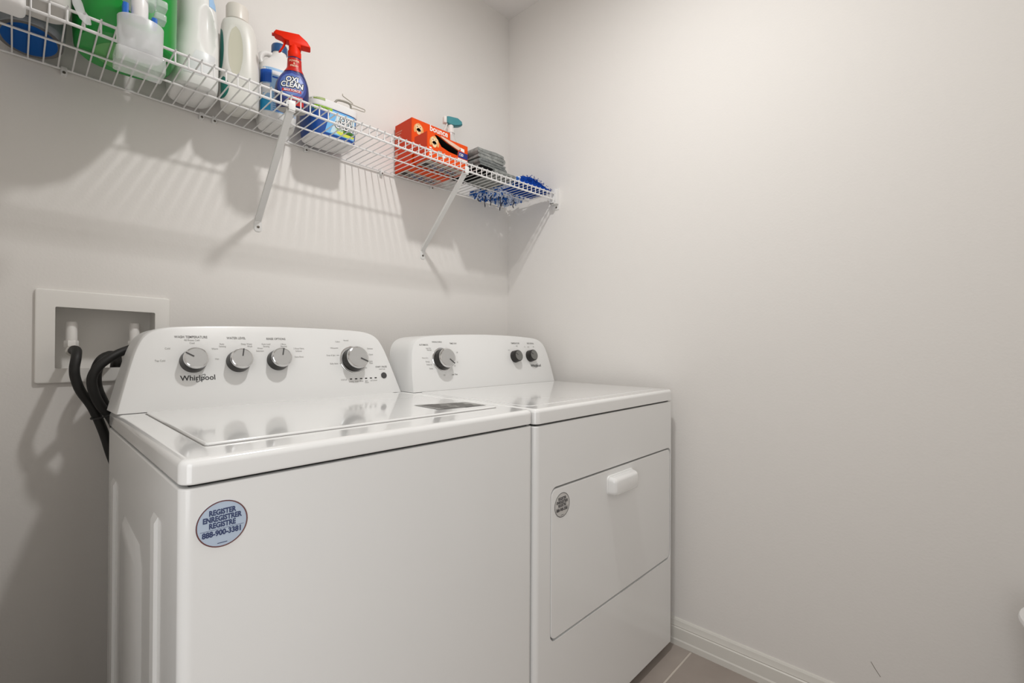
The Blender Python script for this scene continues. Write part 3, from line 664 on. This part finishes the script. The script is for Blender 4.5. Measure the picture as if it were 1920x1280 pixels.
HALO, MID, RB = mat('label_glow_blue', C(84, 108, 176), .4), mat('label_mid_blue', C(48, 64, 138), .4), mat('label_red_banner', C(190, 42, 40), .4)
INKD, INKW = mat('label_dark_ink', C(34, 38, 52), .5), mat('label_white_ink', C(240, 240, 240), .45)
bm = nb(); B.ell(bm, .001, .060, .037, .045, .0005, 0); B.ell(bm, .001, .060, .031, .037, .0008, 1); B.ell(bm, .001, .060, .024, .028, .0011, 2)
lab = obj('front_label', bm, [MID, HALO, mat('label_glow_pale', C(112, 136, 194), .4)], oj, world=False, recalc=False)
bm = nb(); f, g2 = B.fn(.001, .060, .0013), B.fn(.001, .060, .0018)
for s, y, sz in (('OXI', .0165, .0215), ('CLEAN', .0005, .0215)):
    put_text(bm, f, s, sz, 0, y, 0, bold=.13, xs=.84, shear=.12); put_text(bm, g2, s, sz, 0, y, 1, bold=.022, xs=.84, shear=.12)
bar(bm, f, -.025, .024, -.0190, -.0112, 2, 6); put_text(bm, g2, 'MAX FORCE', .0078, 0, -.0152, 1, bold=.02, xs=.95, shear=.15)
bar(bm, f, -.008, .028, -.040, -.029, 2, 6); bar(bm, f, -.014, .010, -.054, -.042, 1, 5); bar(bm, f, .010, .030, -.054, -.042, 2, 4)
put_text(bm, g2, 'LAUNDRY STAIN', .0045, .010, -.033, 1); put_text(bm, g2, 'REMOVER', .0045, .010, -.037, 1)
obj('label_text', bm, [INKD, INKW, RB], lab, world=False, smooth=False, recalc=False, kind='stuff')
# -- stain remover tub
tj = thing('powder_tub', 'white lidded stain remover powder tub with a blue and lime label and wire bail', 'tub', (.709, 1.512, top_z(.709)))
B = Body([(0, .068, .052, 4, 0, 0), (.005, .0735, .0575, 4.5, 0, 0), (.02, .0750, .0590, 4.5, 0, 0), (.098, .0790, .0615, 4.5, 0, 0), (.102, .0765, .0595, 4.5, 0, 0)])
obj('body', B.mesh(64, 20), WPL, tj, world=False)
Lr = Body([(.092, .0805, .0630, 4.5, 0, 0), (.0955, .0815, .0640, 4.5, 0, 0), (.113, .0820, .0645, 4.5, 0, 0), (.117, .0790, .0620, 4.4, 0, 0), (.1175, .0740, .058, 4.4, 0, 0), (.1150, .0725, .0565, 4.4, 0, 0)])
obj('lid', Lr.mesh(64, 10), WPL, tj, world=False, sharp=30)
bm = nb(); Lr.patch(bm, lambda z: (-.078, -.040), .108, .1165, 2, 6, .0006); obj('lid_tear_strip', bm, mat('olive_print', C(140, 160, 84), .45), tj, world=False)
bm = nb(); Rg = []
for i in range(9):
    _, a_, b_, n_, _, _ = B.at(.006 + .0865 * i / 8); Rg.append([V(((a_ + .0004) * math.copysign(abs(math.cos(t)) ** (2 / n_), math.cos(t)), (b_ + .0004) * math.copysign(abs(math.sin(t)) ** (2 / n_), math.sin(t)), .006 + .0865 * i / 8)) for t in [2 * pi * q / 64 for q in range(64)]])
loft(bm, Rg, False, False); obj('label_wrap', bm, mat('tub_label_blue', C(10, 70, 150), .4), tj, world=False)
TB, TBL, TLM, TPL = mat('tub_label_blue', C(16, 96, 178), .35), mat('tub_label_sky', C(120, 186, 236), .35), mat('tub_label_lime', C(150, 200, 40), .4), mat('tub_label_pale', C(196, 222, 232), .4)
bm = nb()
pass
B.patch(bm, lambda z: (-.030 + .25 * (z - .05), .070), .014, .089, 8, 16, .0008, 1)
B.patch(bm, lambda z: (-.010 + .35 * (z - .05), .062), .018, .080, 8, 14, .0011, 3)
B.patch(bm, lambda z: (-.0745, -.016), .0785, .0915, 3, 10, .0013, 2)
B.ell(bm, .030, .026, .033, .010, .0014, 4); B.patch(bm, lambda z: (.072, .0775), .010, .092, 3, 2, .0010, 5)
lab = obj('front_label', bm, [TB, TBL, TLM, TPL, mat('tub_label_yellow', C(214, 222, 84), .4), mat('tub_label_navy', C(60, 52, 84), .4)], tj, world=False, recalc=False)
bm = nb(); f, g2 = B.fn(.030, .05, .0017), B.fn(.030, .05, .0023)
for s, y in (('OXI', .0165), ('CLEAN', -.0035)):
    put_text(bm, f, s, .0285, 0, y, 0, bold=.10, xs=.84, shear=.1); put_text(bm, g2, s, .0285, 0, y, 1, bold=.022, xs=.84, shear=.1)
bar(bm, f, -.035, -.010, -.0215, -.0135, 1, 4); put_text(bm, g2, 'ODOR', .008, -.022, -.0175, 2, bold=.02); bar(bm, f, -.008, .031, -.0235, -.0135, 0, 5); put_text(bm, g2, 'BLASTERS', .0085, .0115, -.0185, 2, bold=.02)
put_text(bm, B.fn(-.045, .085, .0018), 'VERSATILE', .0085, 0, 0, 0, bold=.015)
obj('label_text', bm, [INKD, INKW, mat('label_green_ink', C(90, 170, 40), .5)], lab, world=False, smooth=False, recalc=False, kind='stuff')
BM_ = mat('grey_wire', C(176, 170, 158), .4)
bm = nb(); yb = -.050
tube(bm, catmull([(.024, yb, .160), (.026, yb, .153), (.048, yb, .146), (.060, yb, .141)], 4), .0016, 8)
tube(bm, catmull([(.046, yb, .138), (.075, yb, .137), (.101, yb, .1365), (.1035, yb, .132), (.097, yb, .128), (.0615, yb, .126), (.050, yb + .004, .119)], 4), .0016, 8); obj('wire_bail', bm, BM_, tj, world=False)
bm = nb(); tube(bm, catmull([(-.002, yb + .002, .1215), (.010, yb, .134), (.048, yb, .136), (.056, yb + .004, .119)], 5), .0034, 10); obj('bail_grip', bm, mat('grip_grey', C(150, 146, 136), .4), tj, world=False)
# -- dryer sheet cartons
ORF, ORS, ORD_ = mat('carton_orange', C(230, 78, 12), .5, spec=.3), mat('carton_red_orange', C(206, 58, 22), .55, spec=.3), mat('carton_inside_shade', C(16, 13, 12), .9)  # last one paints the shade inside the torn opening
CREAM, NOSE, BLOND, WHT, NVY = mat('dog_cream', C(236, 206, 160), .5), mat('dog_dark', C(44, 32, 28), .5), mat('dog_blond', C(226, 170, 104), .5), mat('print_white', C(246, 240, 234), .5), mat('print_navy', C(44, 58, 130), .5)
GRY, DRD = mat('print_grey', C(176, 166, 156), .5), mat('print_dark_red', C(140, 26, 22), .5)
def dog(bm, f, x, y, s, mo):
    def e(cx, cy, a, b, mi, rot=0):
        c_, s_ = math.cos(rot), math.sin(rot)
        flat(bm, f, [(x + s * (cx + a * math.cos(t) * c_ - b * math.sin(t) * s_), y + s * (cy + a * math.cos(t) * s_ + b * math.sin(t) * c_)) for t in [2 * pi * i / 20 for i in range(20)]], mi)
    f0 = f
    layers = [((-.66, -.05, .30, .70, mo + 2, -.18), (.66, -.05, .30, .70, mo + 2, .18)), ((0, .25, .66, .68, mo, 0), (0, -.40, .46, .55, mo, 0)), ((-.30, .32, .085, .09, mo + 1, 0), (.30, .32, .085, .09, mo + 1, 0), (0, -.36, .16, .12, mo + 1, 0), (0, .76, .4, .14, mo + 2, 0))]
    for i, L in enumerate(layers):
        f = (lambda a, b, i=i: f0(a, b) + V((0, -.00025 * i, 0)))
        for a in L: e(*a)
def carton(name, label, x0, x1, y0, y1, h, cutter=None):
    z = top_z((x0 + x1) / 2) + .0006
    o = thing(name, label, 'box', ((x0 + x1) / 2, (y0 + y1) / 2, z), 0, 'orange dryer sheet cartons')
    bm = nb(); box(bm, x0, x1, y0, y1, z, z + h)
    bmesh.ops.bevel(bm, geom=bm.edges[:], offset=.0012, segments=2, affect='EDGES')
    if cutter: bm = boolean(bm, cutter(z))
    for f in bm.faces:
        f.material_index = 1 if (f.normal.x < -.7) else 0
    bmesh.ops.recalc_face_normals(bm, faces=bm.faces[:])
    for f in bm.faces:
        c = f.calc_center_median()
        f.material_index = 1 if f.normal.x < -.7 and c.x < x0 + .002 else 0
        if cutter and y0 + .003 < c.y < y1 - .003 and x0 + .003 < c.x < x1 - .003 and z + .003 < c.z < z + h - .003: f.material_index = 2
    return o, bm, z
o1, bm, z = carton('dryer_sheet_carton', 'taller orange dryer sheet carton at the back with a dog picture on its front', 1.003, 1.185, 1.466, 1.576, .1825)
obj('carton', bm, [ORF, ORS, ORD_], o1, smooth=False)
f = lambda x, y: V((x, 1.466 - .0006, z + y))
bm = nb(); dog(bm, f, 1.034, .148, .0225, 0); flat(bm, f, [(1.045, .090), (1.085, .105), (1.085, .128), (1.060, .118)], 3)
obj('dog_picture', bm, [CREAM, NOSE, BLOND, mat('print_coral', C(226, 92, 72), .5)], o1, smooth=False, recalc=False)
bm = nb(); put_text(bm, f, 'bounce', .031, 1.128, .1695, 0, bold=.028, xs=.95)
for i in range(3): bar(bm, f, 1.012, 1.030, .088 - i * .012, .091 - i * .012, 0)
fs = lambda y, zz: V((1.003 - .0005, y, z + zz))
bm.faces.ensure_lookup_table()
for i in range(6): flat(bm, fs, [(1.570, .150 - i * .0085), (1.570, .1535 - i * .0085), (1.528 + .006 * (i % 3), .1535 - i * .0085), (1.528 + .006 * (i % 3), .150 - i * .0085)], 1)
flat(bm, fs, [(1.572, .055), (1.572, .078), (1.556, .078), (1.556, .055)], 1)
obj('carton_text', bm, [WHT, mat('print_pale_red', C(214, 140, 120), .5)], o1, smooth=False, recalc=False)
def bottom_print(o, x0, x1, y0, y1, z):
    bm = nb(); fb = lambda x, y: V((x, y, z - .0003)); fb2 = lambda x, y: V((x, y, z - .0006))
    flat(bm, fb, [(x0, y0), (x1, y0), (x1, y1), (x0, y1)], 0)
    L = x1 - x0
    flat(bm, fb2, [(x0 + L * .05, y1 - .012), (x0 + L * .22, y1 - .012), (x0 + L * .22, y1 - .04), (x0 + L * .05, y1 - .04)], 1)
    for i in range(11):
        xx = x0 + L * (.24 + .066 * i); flat(bm, fb2, [(xx, y1 - .014), (xx + L * .05, y1 - .014), (xx + L * .05, y1 - .026), (xx, y1 - .026)], 2 if i % 3 else 1)
        flat(bm, fb2, [(xx, y1 - .032), (xx + L * .045, y1 - .032), (xx + L * .045, y1 - .042), (xx, y1 - .042)], 3 if i % 4 else 2)
    obj('bottom_print', bm, [GRY, NOSE, NVY, DRD], o, smooth=False, recalc=False)
bottom_print(o1, 1.008, 1.18, 1.512, 1.572, z)
opening = [(1.0285, .0955), (1.043, .0950), (1.085, .081), (1.138, .068), (1.136, .050), (1.095, .052), (1.060, .060)]
def cutter(z):
    b = nb(); prism(b, [(x, z + y) for x, y in opening], -.055, .01, front_frame(1.362)); return b
o2, bm, z = carton('dryer_sheet_carton', 'shorter orange dryer sheet carton in front with a torn black opening', .997, 1.186, 1.362, 1.440, .0985, cutter)
obj('carton', bm, [ORF, ORS, ORD_], o2, smooth=False)
f = lambda x, y: V((x, 1.362 - .0006, z + y))
bm = nb(); dog(bm, f, 1.028, .068, .0215, 0); obj('dog_picture', bm, [CREAM, NOSE, BLOND], o2, smooth=False, recalc=False)
bm = nb(); flat(bm, f, [(1.141, .068), (1.184, .068), (1.184, .046), (1.137, .046)], 0); put_text(bm, lambda x, y: f(x, y) + V((0, -.0003, 0)), '120', .014, 1.152, .057, 1, bold=.02)
bar(bm, f, 1.135, 1.183, .037, .043, 1); flat(bm, f, [(1.150, .072), (1.168, .070), (1.168, .082), (1.150, .084)], 1)
for i in range(4): bar(bm, f, 1.006 + .0, 1.016, .040 - .008 * i, .045 - .008 * i, 1)
bar(bm, f, 1.045, 1.062, .022, .042, 2); bar(bm, f, 1.064, 1.078, .022, .034, 1)
obj('carton_print', bm, [NVY, WHT, GRY], o2, smooth=False, recalc=False)
bm = nb(); loft(bm, [[V((x, 1.3615 - .0005 - d, z + y)) for x, y in ((1.052, .0945), (1.095, .0805), (1.140, .070), (1.150, .082), (1.110, .090), (1.062, .0975))] for d in (0, .0015)]); obj('torn_flap', bm, mat('carton_inside_pale', C(222, 190, 170), .7), o2, smooth=False)
bottom_print(o2, 1.003, 1.18, 1.366, 1.436, z)
# -- clear spray bottle behind the cartons
sj = thing('spray_bottle', 'clear spray bottle with a teal trigger head standing behind the orange cartons', 'spray bottle', (1.228, 1.518, top_z(1.228)), math.radians(-20))
B = Body([(0, .030, .030, 2.6, 0, 0), (.006, .034, .033, 2.7, 0, 0), (.12, .034, .033, 2.6, 0, 0), (.165, .028, .027, 2.3, 0, 0), (.195, .016, .016, 2, 0, 0), (.215, .0145, .0145, 2, 0, 0)])
CLS = mat('clear_bottle_plastic', (.80, .79, .77, 1), .2, alpha=.72, coat=.3)
obj('body', B.mesh(40, 30), CLS, sj, world=False)
bm = nb(); lathe(bm, [(.0165, .208), (.0165, .226), (.012, .230), (.012, .242)], 24); obj('collar', bm, mat('frosted_white', (.78, .76, .73, 1), .4), sj, world=False)
th = [(-.020, .2720), (-.012, .2740), (.028, .2735), (.046, .2620), (.048, .2500), (.036, .2440), (.014, .2390), (-.010, .2400), (-.020, .2460)]
bm = nb(); loft(bm, [[MH @ V((.01 + (x - .01) * s, .257 + (y - .257) * s, d)) for x, y in th] for d, s in ((-.014, .86), (-.011, .97), (-.006, 1), (.006, 1), (.011, .97), (.014, .86))]); obj('trigger_head', bm, mat('teal_trigger', C(70, 142, 150), .35), sj, world=False)
bm = nb(); slab(bm, -.032, -.018, -.011, .011, .2455, .2725, .004, .002, .002, seg=3, q=2)
R = []
for p, w in (((-.016, .246), .008), ((-.020, .232), .0075), ((-.027, .214), .007), ((-.037, .197), .0055)):
    R.append([V((p[0] + .004 * math.cos(t), w * math.sin(t), p[1])) for t in [2 * pi * i / 12 for i in range(12)]])
loft(bm, R); obj('trigger', bm, mat('frosted_white', (.78, .76, .73, 1), .4), sj, world=False)

# -- folded cloths
def folded(name, label, x0, x1, y0, y1, z0, th, layers, m, seed, group=None, fold_right=True):
    """one sheet folded into layers, its thickness built as a closed section swept front to back"""
    rnd = random.Random(seed); lay = th / layers; half = lay * .44
    path = []
    for L in range(layers):
        zc_ = z0 + lay * (L + .5); a, b = (x0, x1 - half) if L % 2 == 0 else (x1 - half, x0)
        a += rnd.uniform(-.003, .003); b += rnd.uniform(-.004, .004)
        for i in range(9): path.append(V((a + (b - a) * i / 8, 0, zc_)))
        if L < layers - 1:
            sx = 1 if L % 2 == 0 else -1
            for i in range(1, 5): t = -pi / 2 + pi * i / 5; path.append(V((b + sx * lay * .5 * math.cos(t), 0, zc_ + lay * .5 + lay * .5 * math.sin(t))))
    upv, lov = [], []
    for i, p in enumerate(path):
        t = (path[min(i + 1, len(path) - 1)] - path[max(0, i - 1)]).normalized(); n = V((-t.z, 0, t.x)); upv.append(p + n * half); lov.append(p - n * half)
    sec = upv + lov[::-1]
    bm = nb(); R = []; ny = 16
    for j in range(ny + 1):
        y = y0 + (y1 - y0) * j / ny; e = min(1, min(j, ny - j) / 1.0 + .35)
        R.append([V((p.x + .0012 * math.sin(y * 40 + seed + p.z * 120), y + (.0018 * math.sin(p.x * 40 + p.z * 160 + seed) if j in (0, ny) else 0), z0 + (p.z - z0) * (1 - .06 * math.sin(pi * (p.x - x0) / (x1 - x0)) * math.sin(y * 25 + seed)) + .0012 * math.sin(p.x * 45 + y * 40 + seed) * (p.z - z0) / th)) for p in sec])
    loft(bm, R); o = obj(name, bm, m, sharp=70)
    return tag(o, label, 'cloth', group)
GCL = mat('grey_terry', C(128, 130, 128), .95, spec=.1, bump=(420, .6, 3), vary=(60, C(158, 160, 157), .35, .7))
GCL2 = mat('grey_terry_dark', C(112, 115, 115), .95, spec=.1, bump=(420, .6, 3), vary=(60, C(140, 143, 141), .35, .7))
BCL = mat('black_cloth', C(14, 14, 15), .9, spec=.1, bump=(400, .4, 3))
zt = top_z(1.3)
folded('folded_cloth', 'black folded cloth at the bottom of the grey cloth stack, against the carton', 1.203, 1.262, 1.305, 1.475, top_z(1.23) + .0006, .020, 2, BCL, 3)
folded('folded_cloth', 'wide pale grey folded cloth lowest in the grey stack', 1.270, 1.385, 1.302, 1.475, top_z(1.36) + .0006, .020, 2, GCL, 11, 'stacked grey cloths')
folded('folded_cloth', 'darker grey folded cloth in the middle of the grey stack', 1.2105, 1.349, 1.318, 1.470, zt + .0240, .030, 3, GCL2, 5, 'stacked grey cloths')
folded('folded_cloth', 'grey folded cloth on top of the grey stack', 1.206, 1.345, 1.322, 1.475, zt + .0560, .036, 3, GCL, 9, 'stacked grey cloths')
# -- blue fluffy duster head
BLUF = mat('blue_microfibre', C(18, 70, 166), .9, spec=.1, bump=(260, .8, 3), vary=(90, C(10, 48, 128), .35, .7))
bl = thing('microfibre_mop_pad', 'royal blue microfibre mop pad lying at the right end of the wire shelf', 'mop pad', (1.52, 1.35, top_z(1.5)))
bm = nb(); nx, ny = 44, 22; top = []; bot = []
rnd = random.Random(4)
for i in range(nx + 1):
    u = i / nx; x = 1.420 + .196 * u; hh = lerp_tab([(0, .026), (.12, .044), (.42, .050), (.62, .040), (.8, .026), (1, .022)], u)
    rt, rb = [], []
    for j in range(ny + 1):
        v = j / ny; y = 1.296 + .128 * v
        e = max(0, 1 - abs(2 * u - 1) ** 6) ** .5 * max(0, 1 - abs(2 * v - 1) ** 5) ** .5
        jx, jy = rnd.uniform(-.0025, .0025), rnd.uniform(-.002, .002)
        z = top_z(x) + .001 + hh * e * (1 - .25 * v) + rnd.uniform(-.0028, .0028) * (1 if e > .2 else 0)
        rt.append(bm.verts.new((x + jx, y + jy, max(z, top_z(x) + .0016)))); rb.append(bm.verts.new((x + jx, y + jy, top_z(x) + .0008)))
    top.append(rt); bot.append(rb)
for i in range(nx):
    for j in range(ny):
        bm.faces.new((top[i][j], top[i + 1][j], top[i + 1][j + 1], top[i][j + 1])); bm.faces.new((bot[i][j], bot[i][j + 1], bot[i + 1][j + 1], bot[i + 1][j]))
for i in range(nx):
    bm.faces.new((top[i][0], bot[i][0], bot[i + 1][0], top[i + 1][0])); bm.faces.new((top[i][ny], top[i + 1][ny], bot[i + 1][ny], bot[i][ny]))
for j in range(ny):
    bm.faces.new((top[0][j], top[0][j + 1], bot[0][j + 1], bot[0][j])); bm.faces.new((top[nx][j], bot[nx][j], bot[nx][j + 1], top[nx][j + 1]))
obj('pad', bm, BLUF, bl, sharp=80)
bm = nb()
for q in range(170):
    t = rnd.random(); x = 1.422 + .192 * t; y = rnd.choice((1.297, 1.30, 1.42, rnd.uniform(1.3, 1.42))); z = top_z(x) + .004 + lerp_tab([(0, .024), (.12, .042), (.42, .048), (.62, .038), (.8, .024), (1, .018)], t) * (.25 + .75 * rnd.random()) * .9
    d = V((rnd.uniform(-1, 1), rnd.uniform(-.6, .2), rnd.uniform(-.1, .9))).normalized() * .0045
    tube(bm, [V((x, y, z)), V((x, y, z)) + d * .6, V((x, y, z)) + d + V((0, 0, -.001))], .0014, 4)
obj('fluff', bm, BLUF, bl, kind='stuff')
# -- chenille duster: strands that hang through the wires
du = thing('chenille_duster', 'blue and white stringy duster drooping through the shelf wires beside the grey cloths', 'duster', (1.46, 1.47, top_z(1.46)))
WSTR, BSTR, DSTR = mat('pale_blue_strand', C(206, 216, 236), .9, spec=.1), mat('blue_strand', C(52, 104, 184), .9, spec=.1), mat('dark_grey_strand', C(66, 68, 84), .9, spec=.1)
def strand(bm, x, y, z, L, seed):
    rr = random.Random(seed); P = []; ph = rr.uniform(0, 6); n = 7; dx, dy = rr.uniform(-.5, .5), rr.uniform(-.5, .5)
    for i in range(n):
        s = i / (n - 1); P.append(V((x + dx * L * s + .0032 * math.sin(ph + 5 * s), y + dy * L * s + .0032 * math.cos(ph * 1.3 + 6 * s), z - L * s * s)))
    tube(bm, P, lambda t: .0030 * (1 + .25 * math.sin(t * 40)), 5)
for nm, m, cnt in (('pale_strands', WSTR, 230), ('blue_strands', BSTR, 150)):
    bm = nb()
    for q in range(cnt):
        x = rnd.uniform(1.375, 1.610); y = rnd.uniform(1.435, 1.565)
        if x < 1.395: y = rnd.uniform(1.49, 1.565)
        if nm == 'blue_strands' and q % 2: x = rnd.uniform(1.375, 1.47); y = rnd.uniform(1.48, 1.565)
        strand(bm, x, y, top_z(x) + rnd.uniform(.001, .014), rnd.uniform(.006, .026), q * 7 + cnt)
    for q in range(cnt // 3):
        x = rnd.uniform(1.392, 1.416); y = rnd.uniform(1.30, 1.46); strand(bm, x, y, top_z(x) + rnd.uniform(.003, .022), rnd.uniform(.004, .010), q + 900)
    obj(nm, bm, m, du, kind='stuff', sharp=80)
bm = nb()
for q, (x, y, L) in enumerate(((1.405, 1.500, .066), (1.445, 1.505, .050), (1.480, 1.480, .072), (1.510, 1.500, .044), (1.560, 1.475, .046), (1.385, 1.520, .040))):
    P = [V((x + .003 * math.sin(9 * s + q), y + .002 * math.cos(8 * s), top_z(x) + .004 - L * s)) for s in [i / 8 for i in range(9)]]; tube(bm, P, lambda t: .0020 * (1 + .3 * math.sin(t * 30)), 6)
obj('hanging_strands', bm, DSTR, du, kind='stuff')
bm = nb(); slab(bm, 1.43, 1.585, 1.468, 1.545, top_z(1.5) + .004, top_z(1.5) + .020, .02, .006, .004, seg=5, q=3); obj('duster_pad', bm, BSTR, du)

# ================================================================== RIGHT EDGE: only the rim corner of a white bin shows
hp = thing('laundry_bin', 'white tapered bin by the right wall, only its rim corner in the picture', 'bin', (1.468, -.210, 0))
bm = nb(); lathe(bm, [(.070, 0), (.074, .004), (.106, .47), (.121, .486), (.1225, .4925), (.1205, .4985), (.114, .4985), (.102, .47), (.072, .012), (.001, .010)], 48); obj('bin_body', bm, WPL, hp, world=False)
